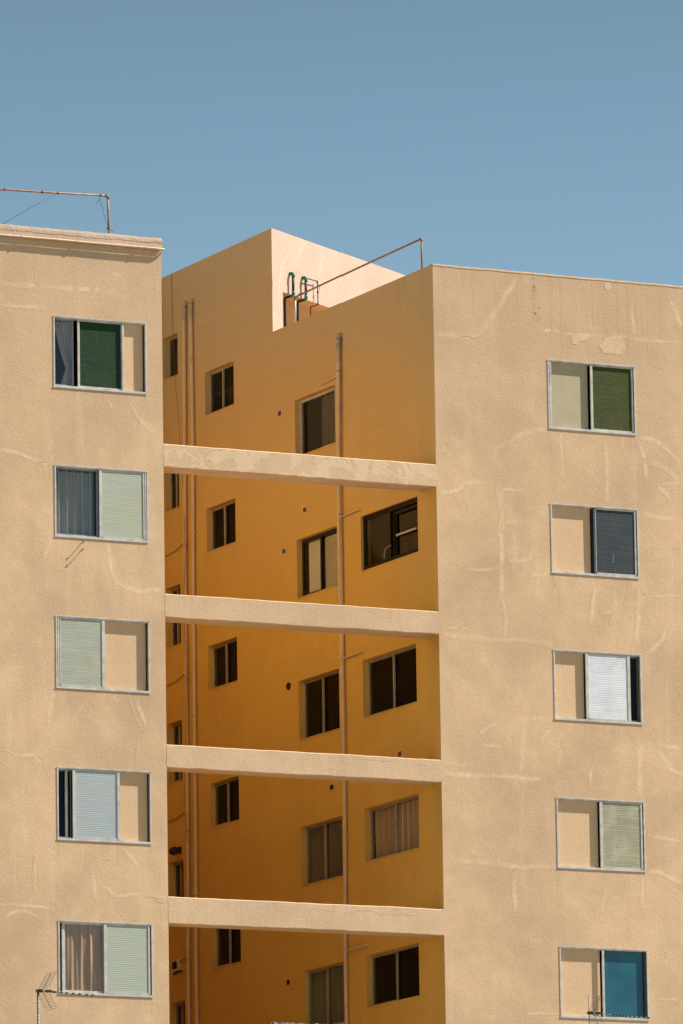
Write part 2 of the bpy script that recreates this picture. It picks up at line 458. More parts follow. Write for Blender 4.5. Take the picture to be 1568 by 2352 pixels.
FREP= [(0.1,[(6.07,5.97),(6.54,5.99),(6.74,5.98),(7.08,6.0),(7.14,6.12),(7.35,6.46),(7.62,6.72),(7.74,6.97),(7.89,7.15),(8.02,7.36)]),(0.1,[(10.57,7.17),(10.58,6.81),(10.65,6.54),(10.68,6.29)]),(0.09,[(11.32,7.32),(11.4,7.15),(11.62,7.0),(11.7,6.73),(11.77,6.56)]),(0.07,[(8.44,6.24),(8.86,6.26),(9.16,6.21),(9.61,6.22),(9.84,6.21),(10.38,6.28),(10.76,6.23),(11.3,6.25),(11.79,6.25)]),(0.1,[(8.62,4.19),(8.39,4.16),(8.05,4.1),(7.82,3.95),(7.6,3.81),(7.39,3.77),(7.34,3.41)]),(0.08,[(8.9,4.16),(8.91,3.68),(8.9,3.18)]),(0.09,[(9.93,4.2),(9.93,3.65),(9.96,3.25),(9.93,2.74)]),(0.06,[(10.31,4.22),(10.31,3.85)]),(0.09,[(10.67,4.2),(11.09,4.14),(11.32,4.02),(11.54,3.8),(11.72,3.71)]),(0.08,[(10.67,4.15),(10.78,3.88),(10.85,3.72),(10.86,3.24)]),(0.12,[(10.85,3.73),(11.15,3.67),(11.42,3.55),(11.57,3.36),(11.57,3.29)]),(0.08,[(6.08,2.78),(6.34,2.77),(6.58,2.82),(6.66,2.97),(6.9,3.01),(7.17,3.01)]),(0.09,[(7.43,3.01),(7.46,2.74),(7.51,2.41),(7.46,2.07),(7.49,1.56),(7.45,0.62)]),(0.07,[(7.43,2.89),(7.73,2.91),(8.06,2.89)]),(0.09,[(7.62,1.44),(8.0,1.48),(8.18,1.57),(8.23,1.81)]),(0.08,[(7.48,2.0),(7.56,2.17),(7.71,2.25),(7.98,2.3)]),(0.09,[(10.71,2.62),(11.05,2.55),(11.55,2.54)]),(0.06,[(6.64,1.21),(6.98,1.21),(7.32,1.25),(7.47,1.29)]),(0.07,[(8.1,1.16),(8.36,1.16),(8.55,1.26)]),(0.1,[(11.1,3.19),(11.29,3.06),(11.4,2.95)]),(0.06,[(11.07,3.22),(11.37,3.27),(11.71,3.28)]),(0.07,[(10.63,1.22),(10.72,0.95),(11.01,0.94),(11.65,0.94)]),(0.05,[(6.12,-0.0),(6.4,0.02),(6.62,0.01),(6.92,0.0)]),(0.1,[(6.1,-0.16),(6.65,-0.17),(7.4,-0.18),(7.81,-0.17),(8.26,-0.18),(8.52,-0.2),(8.61,-0.26)]),(0.07,[(7.49,0.75),(7.5,0.55),(7.56,0.21),(7.55,-0.12)]),(0.09,[(9.64,1.01),(9.56,0.67),(9.49,0.23)]),(0.08,[(10.06,1.04),(10.07,0.63),(9.96,0.26)]),(0.07,[(10.05,0.53),(9.7,0.49)]),(0.1,[(10.63,1.07),(10.62,0.56),(10.57,0.22),(10.56,-0.12)]),(0.08,[(11.22,0.33),(11.18,0.09),(10.98,-0.13),(10.79,-0.27)]),(0.08,[(7.81,-1.76),(8.11,-1.75),(8.56,-1.74)]),(0.09,[(7.92,-1.81),(7.9,-2.11),(7.85,-2.44),(7.87,-2.71),(7.75,-2.85)]),(0.06,[(7.32,-1.89),(7.02,-2.02),(6.91,-2.13)]),(0.08,[(8.29,-2.26),(8.37,-2.08),(8.56,-1.94)]),(0.08,[(8.76,-1.96),(8.75,-2.33),(8.69,-2.77)]),(0.08,[(10.65,-1.76),(10.82,-1.89),(10.93,-2.02),(11.08,-2.15),(11.57,-2.17)]),(0.1,[(10.57,-1.9),(10.56,-2.48),(10.52,-3.25)]),(0.1,[(11.0,-2.28),(11.19,-2.48),(11.33,-2.69),(11.56,-2.68)]),(0.1,[(6.08,-2.96),(6.6,-2.97),(7.15,-2.96),(7.64,-2.95),(7.97,-2.97),(8.31,-2.98)]),(0.07,[(6.94,-2.36),(7.46,-2.34)]),(0.05,[(6.09,-2.72),(6.34,-2.77),(6.79,-2.76)]),(0.1,[(6.27,-4.73),(6.75,-4.72),(7.23,-4.73),(7.6,-4.78),(8.04,-4.76),(8.6,-4.74)]),(0.09,[(7.64,-4.82),(7.61,-5.28),(7.62,-5.7)]),(0.08,[(10.67,-3.98),(11.18,-4.06),(11.52,-4.04)]),(0.09,[(10.67,-4.73),(11.01,-4.74),(11.24,-4.86),(11.5,-4.95)]),(0.09,[(10.58,-4.75),(10.55,-5.16),(10.56,-5.58)]),(0.08,[(9.72,-5.12),(9.6,-5.62)]),(0.07,[(10.94,-3.0),(10.82,-3.24)]),(0.06,[(9.48,-2.56),(9.39,-3.14)]),(0.05,[(7.83,-7.71),(8.05,-7.71),(8.6,-7.7)]),(0.06,[(10.67,-7.33),(11.04,-7.34),(11.43,-7.28)]),(0.06,[(11.16,-5.6),(11.04,-5.77)]),(0.06,[(11.18,-6.33),(11.01,-6.66)]),(0.09,[(6.14,3.63),(6.32,3.57),(6.35,3.44)]),(0.09,[(-3.5,6.28),(-3.14,6.28),(-2.55,6.28),(-1.82,6.28),(-1.34,6.27),(-0.95,6.28)]),(0.09,[(-3.51,5.84),(-3.03,5.86),(-2.48,5.86)]),(0.08,[(-1.07,6.73),(-0.88,6.61)]),(0.09,[(-1.25,1.29),(-1.19,1.08),(-1.17,0.81),(-1.1,0.6),(-0.95,0.4),(-0.7,0.35),(-0.46,0.31),(-0.28,0.4),(-0.05,0.36)]),(0.07,[(-2.4,1.29),(-2.52,1.0),(-2.59,0.78)]),(0.07,[(-3.57,-3.02),(-3.29,-3.04),(-3.03,-3.05),(-2.84,-3.04),(-2.7,-3.16),(-2.53,-3.26)]),(0.09,[(-2.4,-1.76),(-2.5,-2.03),(-2.52,-2.43)]),(0.07,[(-1.1,-1.74),(-1.06,-2.0)]),(0.08,[(-0.63,-1.84),(-0.56,-2.06),(-0.44,-2.39)]),(0.08,[(-1.57,-4.71),(-1.56,-5.06),(-1.58,-5.38),(-1.56,-5.82)]),(0.07,[(-0.97,-4.77),(-0.74,-4.98),(-0.59,-5.14)]),(0.05,[(-2.86,-5.09),(-2.86,-5.44),(-2.85,-5.77)]),(0.06,[(-1.15,-5.74),(-0.74,-5.67),(-0.26,-5.66),(-0.07,-5.72)]),(0.06,[(-1.51,-5.49),(-1.22,-5.63),(-1.13,-5.74)]),(0.06,[(-3.59,-5.99),(-3.12,-5.99),(-2.77,-6.0),(-2.41,-6.05)]),(0.07,[(-3.5,-6.25),(-3.24,-6.11),(-2.94,-6.12),(-2.72,-6.28)]),(0.04,[(-0.04,-4.88),(-0.05,-5.6)]),(0.06,[(-2.73,2.75),(-2.59,2.74),(-2.46,2.74)]),(0.08,[(-3.53,2.98),(-3.16,2.9),(-2.6,2.75)]),(0.07,[(-1.23,4.17),(-1.07,3.92)]),(0.08,[(-0.71,4.08),(-0.43,3.66),(-0.07,3.47)]),(0.07,[(-1.71,-1.84),(-1.99,-2.37)]),(0.06,[(-0.82,-1.71),(-0.68,-2.13),(-0.5,-2.46)]),(0.06,[(-3.51,5.83),(-2.95,5.83),(-2.53,5.84)])]
CR= [[(6.54,5.99),(6.65,5.97),(6.74,5.98),(6.82,6.0),(6.93,5.97),(7.1,6.01),(7.14,6.12),(7.18,6.14)],[(6.12,-0.0),(6.29,0.03),(6.45,0.01),(6.62,0.03),(6.73,-0.0),(6.92,0.01)],[(10.65,-1.76),(10.75,-1.81),(10.84,-1.89),(10.88,-1.99),(11.01,-2.07),(11.08,-2.15)],[(10.63,1.22),(10.67,1.09),(10.72,0.95),(10.89,0.94),(11.01,0.94)],[(9.23,6.21),(9.46,6.22),(9.57,6.19),(9.55,6.13)],[(8.48,-0.18),(8.56,-0.23),(8.61,-0.28)],[(-3.57,-3.01),(-3.34,-3.02),(-3.26,-3.06)],[(-2.79,-3.06),(-2.7,-3.14),(-2.6,-3.22)],[(-0.48,-5.71),(-0.26,-5.74),(-0.22,-5.81),(-0.02,-5.82)],[(-2.87,-5.0),(-2.88,-5.22),(-2.85,-5.44),(-2.86,-5.66)],[(4.77,-5.83),(4.92,-5.84),(5.07,-5.84),(5.21,-5.85),(5.36,-5.85)],[(3.83,-5.84),(3.93,-5.88),(4.0,-5.89),(4.08,-5.81),(4.25,-5.82),(4.47,-5.82)],[(4.47,-5.83),(4.57,-5.85),(4.64,-5.88),(4.77,-5.84)],[(2.55,-5.81),(2.8,-5.82),(3.04,-5.83),(3.24,-5.81),(3.46,-5.83),(3.68,-5.85)],[(4.13,-2.78),(4.45,-2.78),(4.7,-2.8),(4.95,-2.79),(5.14,-2.78)],[(-2.73,2.76),(-2.59,2.75),(-2.43,2.75)]]
PAT= [[(9.16,6.22),(9.6,6.24),(9.57,6.13),(9.34,6.07),(9.29,6.01),(9.2,6.02)],[(9.96,6.2),(10.15,6.24),(10.34,6.26),(10.37,6.16),(10.41,6.11),(10.44,5.98),(10.33,5.87),(10.1,5.88),(9.91,5.89),(9.81,6.0),(9.9,6.09)]]
SREP= [(0.12,[(11.08,8.29),(10.12,8.35),(9.01,8.33),(8.57,8.39),(7.36,8.5)]),(0.12,[(8.46,8.3),(8.14,8.04),(7.99,7.58),(8.03,7.11),(8.49,7.17),(9.48,7.23)]),(0.15,[(4.06,5.89),(2.82,5.9),(1.94,5.9),(0.91,5.74)]),(0.1,[(0.8,5.74),(0.86,4.7),(0.87,3.78),(0.71,3.57)]),(0.1,[(1.76,6.13),(2.17,6.13),(2.51,6.17)]),(0.1,[(1.54,7.29),(1.5,6.93),(1.17,6.6)]),(0.1,[(2.87,4.39),(2.28,4.42),(1.65,4.44)])]

# ---------------- the ground ----------------
g = MB()
g.quad((-3000, -3000, -25), (3000, -3000, -25), (3000, 3000, -25), (-3000, 3000, -25))
tag(g.build('ground', M['ground']), 'dusty open ground around the apartment block', kind='structure')

# ---------------- the building ----------------
bld = empty('apartment_building', (3.0, 6.0, -25.0), 'sand coloured stucco apartment block with two wings around a shaded ochre light court', 'building')
def P(mb, name, mat, smooth=False, label=None, parent=None):
    return mb.build(name, mat, parent or bld, smooth, label)

LX0, LZ = -2.362, [5.704, 2.725, -0.270, -3.254, -6.258]     # upper left corners of the street windows
RX0, RZ = 8.614, [5.653, 2.682, -0.315, -3.328, -6.341]
WW, WH = 2.020, 1.422
holesL = [(LX0+.004, LX0+WW-.004, z-WH+.004, z-.004, 0.2) for z in LZ]
holesR = [(RX0+.004, RX0+WW-.004, z-WH+.004, z-.004, 0.2) for z in RZ]
TOPL, TOPR = 7.445, 7.425

def drips(mb, fn, holes, nmin, nmax, dd=.02):
    for h in holes:
        xs = [h[0]+.03, h[1]-.03]+[random.uniform(h[0], h[1]) for _ in range(random.randint(nmin, nmax))]
        for k, x in enumerate(xs):
            L = random.uniform(.25, 1.0)*(1.2 if k < 2 else .8); z = h[2]-dd
            ribbon(mb, fn, [(x, z), (x+random.uniform(-.015, .015), z-L*.5), (x+random.uniform(-.02, .02), z-L)], random.uniform(.035, .10), crack=True, cval=random.uniform(.12, .30) if k < 2 else random.uniform(.06, .2))
def inside_hole(p, holes):
    return any(h[0]-.02 < p[0] < h[1]+.02 and h[2]-.02 < p[1] < h[3]+.02 for h in holes)
def split_ribs(data, sel):
    return [(w, ps) for w, ps in data if sel(ps)]

# left wing front
w = MB(); wall_grid(w, FR, -9.0, 0.0, -25, 7.23, holesL)
for wd, ps in FREP:
    if ps[0][0] < 3: ribbon(w, FR, ps, wd)
for ps in CR:
    if ps[0][0] < 0: ribbon(w, FR, ps, 0.014, crack=True)
drips(w, FR, holesL, 4, 8)
for k in range(26):
    x = random.uniform(-4.5, -.1); z = 7.2; L = random.uniform(.2, 1.3)
    ribbon(w, FR, [(x, z), (x+.01, z-L*.5), (x, z-L)], random.uniform(.04, .16), crack=True, cval=random.uniform(.06, .18))
P(w, 'wall', M['facade'], label='front wall of the left wing with five windows')
# right wing front
w = MB(); wall_grid(w, FR, XS, 16.0, -25, TOPR, holesR)
for wd, ps in FREP:
    if ps[0][0] > 6: ribbon(w, FR, ps, wd)
for ps in CR:
    if ps[0][0] > 6: ribbon(w, FR, ps, 0.014, crack=True)
for ps in PAT: patch(w, FR, ps)
cc = [(10.06+0.085*math.cos(a*math.pi/6), 7.285+0.085*math.sin(a*math.pi/6)) for a in range(12)]
patch(w, FR, cc)
drips(w, FR, holesR, 4, 8)
for k in range(44):
    x = random.uniform(6.1, 12.5); z = TOPR-.04; L = random.uniform(.2, 1.5)
    ribbon(w, FR, [(x, z), (x+.01, z-L*.5), (x, z-L)], random.uniform(.04, .18), crack=True, cval=random.uniform(.06, .2))
# rough rim along the parapet top
rx = [XS+k*(16.0-XS)/160 for k in range(161)]
i0 = len(w.v); dz = 0
for x in rx:
    dz = dz*0.8+random.uniform(-1, 1)*0.006
    w.v += [(x, -0.0, TOPR-0.035), (x, -0.007, TOPR-0.030+dz*.6), (x, -0.006, TOPR+0.004+dz*0.5), (x, 0.2, TOPR+0.006)]
for k in range(160):
    for q in range(3):
        a = i0+k*4+q; w.f.append((a, a+1, a+5, a+4))
        if q > 0: w.rep[a] = 0.8
w.quad((XS+.2, .2, 6.7), (16, .2, 6.7), (16, .2, TOPR), (XS+.2, .2, TOPR))
P(w, 'wall', M['facade'], label='front wall of the right wing, veined with plaster repairs')

# side wall of the light court
A_ = [(12.10, 12.85, 7.37, 8.295)]+[(12.10, 12.85, z-1.305, z) for z in (5.76, 2.77, -0.19, -3.20, -6.24)]
B_ = [(9.31, 10.745, z-0.945, z) for z in (7.157, 4.178, 1.195, -1.77, -4.78)]
C_ = [(4.483, 6.375, 4.54, 5.757), (4.483, 6.375, 1.55, 2.79), (4.483, 6.375, -1.44, -0.19), (4.483, 6.375, -4.488, -3.25), (4.483, 6.375, -7.49, -6.247)]
D_ = [(0.850, 3.428, 1.658, 2.803), (1.022, 3.442, -1.377, -0.187), (1.017, 3.468, -4.338, -3.238), (1.125, 3.490, -7.305, -6.237)]
RA, RB, RC, RD = 0.14, 0.118, 0.125, 0.13
holesS = [h+(RA+.09,) for h in A_]+[h+(RB+.09,) for h in B_]+[h+(RC+.09,) for h in C_]+[h+(RD+.09,) for h in D_]
w = MB(); wall_grid(w, SI, 0.0, 12.95, -25, 9.66, holesS, blanks=[(0.0, 7.375, 7.41, 9.66)])
for wd, ps in SREP: ribbon(w, SI, ps, wd, soft=0.6)
drips(w, SI, holesS, 3, 6, .03)
for k in range(30):
    y = random.choice((random.uniform(.2, 7.1), random.uniform(7.6, 12.6))); z = 7.36 if y < 7.3 else 9.6; L = random.uniform(.2, 1.3)
    ribbon(w, SI, [(y, z), (y+.01, z-L*.5), (y, z-L)], random.uniform(.06, .25), crack=True, cval=random.uniform(.08, .2))
w.quad((XS+.2, .2, 6.7), (XS+.2, 7.6, 6.7), (XS+.2, 7.6, 7.41), (XS+.2, .2, 7.41))
w.quad((XS, 0, 7.41), (XS+.2, 0, 7.41), (XS+.2, 7.5, 7.41), (XS, 7.375, 7.41))
w.box(XS-.008, XS+.02, 0.02, 7.36, 7.395, 7.418)
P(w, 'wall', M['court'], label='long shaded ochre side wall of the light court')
# inner wall of the left wing, back of the court, outer walls
w = MB(); w.quad((0, 0, -25), (0, 12.95, -25), (0, 12.95, 7.23), (0, 0, 7.23))
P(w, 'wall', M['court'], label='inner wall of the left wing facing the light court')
w = MB(); w.quad((-9, 12.95, -25), (XS, 12.95, -25), (XS, 12.95, 9.64), (-9, 12.95, 9.64))
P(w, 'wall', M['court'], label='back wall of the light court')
for a, b, lb in (((-9, 0), (-9, 20), 'plain outer side wall of the left wing'), ((16, 0), (16, 20), 'plain outer side wall of the right wing'), ((-9, 20), (16, 20), 'plain rear wall')):
    w = MB(); w.quad((*a, -25), (*b, -25), (*b, 7.2), (*a, 7.2)); P(w, 'wall', M['facade'], label=lb)
# roofs
for a in ((-9, 0, .2, 12.95, 6.9), (XS+.2, 16, .2, 20, 6.7), (-9, XS, 12.96, 19.9, 9.62)):
    w = MB(); w.quad((a[0], a[2], a[4]), (a[1], a[2], a[4]), (a[1], a[3], a[4]), (a[0], a[3], a[4])); P(w, 'roof', M['roof'])

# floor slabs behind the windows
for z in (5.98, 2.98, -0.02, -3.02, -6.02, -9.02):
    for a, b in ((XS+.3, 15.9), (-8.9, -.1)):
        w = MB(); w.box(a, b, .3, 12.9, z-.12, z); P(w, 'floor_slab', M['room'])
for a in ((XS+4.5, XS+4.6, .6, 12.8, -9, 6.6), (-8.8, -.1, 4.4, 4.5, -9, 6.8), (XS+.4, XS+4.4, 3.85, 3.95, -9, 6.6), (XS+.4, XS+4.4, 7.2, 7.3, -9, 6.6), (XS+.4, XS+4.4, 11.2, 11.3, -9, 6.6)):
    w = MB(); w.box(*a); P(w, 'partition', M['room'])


# left parapet: projecting rough plaster cap
w = MB()
n_ = 190; i0 = 0; dz = 0; dd = 0; lip = 0
for k in range(n_+1):
    x = -9.0+9.0*k/n_
    dz = dz*0.75+random.uniform(-1, 1)*0.0035
    dd = dd*0.7+random.uniform(-1, 1)*0.002
    lip = lip*0.8+random.uniform(-1, 1)*0.008
    w.v += [(x, 0.001, 7.232), (x, -0.046, 7.230), (x, -0.046, 7.335+lip), (x, -0.0495-abs(dd), 7.342+lip), (x, -0.049+dd*.6, 7.40+dz*0.4),
            (x, -0.040, TOPL+dz), (x, 0.22, TOPL)]
for k in range(n_):
    for q in range(6):
        a = k*7+q; w.f.append((a, a+7, a+8, a+1))
e = n_*7
w.f.append(tuple(e+q for q in range(7)))
w.quad((0, 0.001, 7.232), (0, 0.22, 7.232), (0, 0.22, TOPL), (0, .001, TOPL))
w.quad((-9, .22, 6.9), (0, .22, 6.9), (0, .22, TOPL), (-9, .22, TOPL))
P(w, 'parapet_cap', M['cap'])
# parapet of the left wing along the court
w = MB(); w.box(-.2, -0.0015, .23, 12.94, 6.9, 7.43)
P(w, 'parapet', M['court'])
# the painted conduit below the cap
w = MB()
pts = [(-9+k*8.85/30, -0.068+0.0015*math.sin(k*1.3), 7.222+0.002*math.sin(k*0.9)) for k in range(31)]+[(-0.02, -0.068, 7.222), (0.035, -0.055, 7.222), (0.05, -0.03, 7.222), (0.05, 1.2, 7.222)]
w.tube(pts, 0.021, 8)
cd = P(w, 'conduit', M['band_pipe'], smooth=True)
for x in (-3.05, -1.86, -6.2, -0.5):
    w = MB(); w.tube([(x-.02, -.068, 7.222), (x+.02, -.068, 7.222)], 0.028, 10)
    w.build('collar', M['band_pipe'], cd)

# cross beams over the court
for k, (zt, zb, dp) in enumerate([(3.305, 2.845, .60), (.305, -.158, .61), (-2.695, -3.145, .52), (-5.695, -6.222, .44)]):
    w = MB()
    nn_ = 60
    rows = []
    jt = jb = 0
    for q in range(nn_+1):
        x = q*XS/nn_
        jt = jt*.7+random.uniform(-1, 1)*.0035; jb = jb*.7+random.uniform(-1, 1)*.006
        if q in (0, nn_): jt = jb = 0
        w.v += [(x, -.003, zb+jb+.012), (x, -.003, zt-.014+jt), (x, .012, zt+jt), (x, dp, zt), (x, dp, zb), (x, .012, zb+jb)]
    for q in range(nn_):
        for s_ in range(6):
            a = q*6+s_; b = q*6+(s_+1) % 6
            w.f.append((a, b, b+6, a+6))
    for ps in CR:
        if 0 < ps[0][0] < 6 and zb < ps[0][1] < zt: ribbon(w, lambda a, b, c=0: FR(a, b, c-.003), ps, 0.012, crack=True)
    for _ in range(14):
        x = random.uniform(.1, 5.9); L = random.uniform(.08, zt-zb-.06)
        ribbon(w, lambda a, b, c=0: FR(a, b, c-.003), [(x, zt-.02), (x+.01, zt-.02-L*.5), (x, zt-.02-L)], random.uniform(.04, .12), crack=True, cval=random.uniform(.08, .22))
    P(w, 'beam', M['beam1'] if k == 0 else M['beam'], label='peeling topmost beam' if k == 0 else None)

# penthouse wedge on the right wing roof
NZ, N0, N1, ND = 8.36, 0.44, 4.6, 0.43
w = MB()
wall_grid(w, PF, 0.0, 9.95, 6.7, 9.66, [], blanks=[(N0, N1, 6.7, NZ)])
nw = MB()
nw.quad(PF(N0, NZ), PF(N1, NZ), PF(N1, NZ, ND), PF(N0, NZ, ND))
w.quad(PF(N0, 6.7), PF(N0, NZ), PF(N0, NZ, ND), PF(N0, 6.7, ND))
w.quad(PF(N1, 6.7), PF(N1, NZ), PF(N1, NZ, ND), PF(N1, 6.7, ND))
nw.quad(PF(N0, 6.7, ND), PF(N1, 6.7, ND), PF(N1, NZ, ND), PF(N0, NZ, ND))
P(nw, 'niche', M['niche'], label='recess behind the black water pipes, tinted orange as if by bounced light')
for wd, ps in ((.16, [(2.05, 9.0), (2.1, 9.3), (2.25, 9.5)]), (.18, [(.95, 9.0), (1.1, 9.25), (1.3, 9.5), (1.35, 9.62)]), (.1, [(.25, 7.9), (.3, 8.5), (.42, 8.95), (.6, 9.1)]), (.09, [(.42, 8.4), (.5, 8.8), (.62, 9.0)])):
    ribbon(w, PF, ps, wd)
e0 = PF(0, 9.66); e1 = PF(9.95, 9.66)
w.quad((XS, 7.375, 9.66), e1, (XS, 12.95, 9.66))
w.box(XS, 14.2, 12.96, 13.1, 6.7, 9.6)
P(w, 'penthouse', M['pent'])

# ---------------- street windows ----------------
def slats(mb, x0, x1, z0, z1, y, pitch=0.036, dp=.002):
    n = int((z1-z0)/pitch); i = len(mb.v)
    prof = []
    for k in range(n):
        a = z0+(z1-z0)*k/n; b = z0+(z1-z0)*(k+1)/n; h = b-a
        prof += [(a, y+dp), (a+.10*h, y), (a+.55*h, y-.0012), (b-.08*h, y), (b, y+dp)]
    for z, yy in prof: mb.v += [(x0, yy, z), (x1, yy, z)]
    for k in range(len(prof)-1):
        a = i+2*k; mb.f.append((a, a+1, a+3, a+2))

def curtain(name, x0, x1, z0, z1, y, mat, label, waves=7, amp=.028, gather=None, fn=None, group=None):
    mb = MB(); nx, nz = 90, 24
    ph = random.random()*6
    for j in range(nz+1):
        z = z0+(z1-z0)*j/nz
        for k in range(nx+1):
            s_ = k/nx
            x = x0+(x1-x0)*s_
            if gather:
                zt, xt, wt = gather      # tie height, tie x, tied width
                a = abs(z-zt)/(z1-zt) if z > zt else abs(z-zt)/(zt-z0)*0.35
                a = min(1, a)**0.8
                tx = xt-wt/2+wt*s_
                x = tx*(1-a)+x*a
            yy = y+amp*math.sin(s_*waves*6.283+ph+0.5*math.sin(z*1.7+s_*5))+amp*.5*math.sin(s_*waves*13.1+ph*2)+.008*math.sin(z*3+s_*9)
            mb.v.append(fn(x, z, yy) if fn else (x, yy, z))
    for j in range(nz):
        for k in range(nx):
            a = j*(nx+1)+k; mb.f.append((a, a+1, a+nx+2, a+nx+1))
    o = mb.build(name, mat, None, True)
    return tag(o, label, 'curtain', group)

def bar(mb, x0, x1, z0, z1, y0, y1): mb.box(x0, x1, y0, y1, z0, z1)

def street_window(x0, zt, parts, label):
    """outer frame, then across the opening: i infill, s shutter, g glass, t stile, k dark stile"""
    X0, X1, Z1, Z0 = x0, x0+WW, zt, zt-WH
    f = MB(); fw = .031
    bar(f, X0, X1, Z1-fw, Z1, -.010, .045); bar(f, X0, X1, Z0, Z0+fw, -.012, .045)
    bar(f, X0, X0+fw, Z0+fw, Z1-fw, -.010, .045); bar(f, X1-fw, X1, Z0+fw, Z1-fw, -.010, .045)
    bar(f, X0-.008, X1+.008, Z0-.012, Z0+.012, -.015, -.0125)
    bar(f, X0-.006, X1+.006, Z1-.014, Z1+.005, -.014, -.0105)
    # inner tracks
    bar(f, X0+fw, X1-fw, Z1-fw-.010, Z1-fw, .02, .15); bar(f, X0+fw, X1-fw, Z0+fw, Z0+fw+.012, .02, .15)
    win = P(f, 'window', M['alu'], label=label)
    zi0, zi1 = Z0+fw, Z1-fw
    for kind, a, b, mat, d in parts:
        a += X0; b += X0
        if kind == 'i':
            q = MB(); q.box(a, b-.014, d, d+.05, zi0, zi1-.010); q.build('infill', mat, win)
            q = MB(); q.box(a, b, d+.06, d+.08, zi0, zi1); q.build('backing', M['dark'], win)
        elif kind == 's':
            q = MB(); slats(q, a+.012, b-.012, zi0+.035, zi1-.028, d)
            q.box(a, b, d+.007, d+.02, zi0+.004, zi1-.004)
            s_ = q.build('shutter', mat, win)
            q = MB()
            bar(q, a, b, zi0+.005, zi0+.035, d-.012, d+.006); bar(q, a, b, zi1-.028, zi1-.004, d-.010, d+.006)
            bar(q, a, a+.014, zi0+.005, zi1-.004, d-.012, d+.006); bar(q, b-.014, b, zi0+.005, zi1-.004, d-.012, d+.006)
            q.build('shutter_frame', M['alu'], win)
        elif kind in 'tk':
            q = MB(); bar(q, a, b, zi0+.002, zi1-.002, d, d+.03); q.build('stile', mat, win)
        elif kind == 'g':
            q = MB(); q.quad((a, d, zi0), (b, d, zi0), (b, d, zi1), (a, d, zi1)); q.build('pane', mat, win)
            q = MB(); bar(q, a, b, zi1-.035, zi1-.011, d-.012, d+.02); bar(q, a, b, zi0+.013, zi0+.045, d-.012, d+.02)
            bar(q, a, a+.02, zi0+.02, zi1-.02, d-.011, d+.018); bar(q, b-.02, b, zi0+.02, zi1-.02, d-.011, d+.018)
            q.build('sash', M['alu_blue'] if mat is not M['glass'] or d > .09 else M['alu'], win)
    return win

al, ab, bk, sl, gl, dk = M['alu'], M['alu_blue'], M['black_frame'], M['slate_frame'], M['glass'], M['glass_dark']
IF = M['infill']; DI = .066
wl = [
 ([('g', .044, .46, gl, .10), ('k', .43, .47, ab, .075), ('t', .532, .572, al, .012), ('s', .572, 1.49, M['sh_green'], .046), ('t', 1.49, 1.532, al, .004), ('i', 1.53, 1.976, IF, DI)],
  'window with a dark green shutter at its middle'),
 ([('g', .06, .965, gl, .095), ('k', .925, .963, ab, .05), ('t', .963, 1.008, al, -.004), ('s', 1.008, 1.925, M['sh_mint'], .008), ('t', 1.925, 1.95, al, -.002), ('t', 1.955, 1.976, al, -.008)],
  'window with grey drapes and a stained pale mint shutter'),
 ([('t', .046, .085, al, .0), ('s', .085, 1.005, M['sh_sage'], .008), ('t', 1.005, 1.055, al, -.004), ('i', 1.055, 1.976, IF, DI)],
  'window with a sage shutter on the left half'),
 ([('g', .044, .34, dk, .10), ('t', .205, .252, al, .055), ('t', .338, .382, al, -.002), ('s', .382, 1.298, M['sh_blue'], .010), ('t', 1.298, 1.342, al, -.004), ('i', 1.342, 1.976, IF, DI)],
  'window with a pale blue grey shutter in the middle'),
 ([('k', .044, .098, bk, .07), ('t', .098, .145, al, .03), ('g', .145, .98, gl, .052), ('t', .975, 1.02, al, -.004), ('s', 1.02, 1.935, M['sh_seafoam'], .008), ('t', 1.935, 1.958, al, -.002)],
  'window with brown drapes and a seafoam shutter'),
]
wr = [
 ([('t', .046, .085, al, -.002), ('i', .085, .965, M['infill_grey'], DI), ('t', .985, 1.03, al, -.002), ('s', 1.03, 1.95, M['sh_olive'], .024), ('t', 1.95, 1.965, al, .0)],
  'window with an olive green shutter'),
 ([('i', .046, .955, IF, DI), ('k', .955, .985, bk, .02), ('t', .985, 1.03, sl, -.002), ('s', 1.03, 1.945, M['sh_slate'], .014), ('t', 1.945, 1.972, al, .0)],
  'window with a dark slate shutter'),
 ([('i', .046, .735, IF, DI), ('t', .735, .785, al, -.004), ('s', .785, 1.712, M['sh_white'], .008), ('t', 1.712, 1.757, al, -.004), ('g', 1.757, 1.976, dk, .09), ('k', 1.935, 1.955, sl, .06)],
  'window with a white shutter and a narrow dark pane'),
 ([('i', .046, .985, IF, DI), ('t', .99, 1.037, al, -.004), ('s', 1.037, 1.94, M['sh_straw'], .010), ('t', 1.94, 1.962, al, -.002)],
  'window with a straw coloured shutter'),
 ([('i', .046, .965, IF, DI), ('t', .972, 1.018, al, -.004), ('b', 1.018, 1.93, M['blue'], .06), ('t', 1.94, 1.958, sl, .02)],
  'window with a blue panel'),
]
for (parts, lb), z in zip(wl, LZ): street_window(LX0, z, parts, lb)
for (parts, lb), z in zip(wr, RZ):
    wn = street_window(RX0, z, [p for p in parts if p[0] != 'b'], lb)
    for kd, a, b, mt, d in parts:
        if kd == 'b':
            q = MB(); q.box(RX0+a, RX0+b, d, d+.02, z-WH+.05, z-.05); q.build('panel', mt, wn)

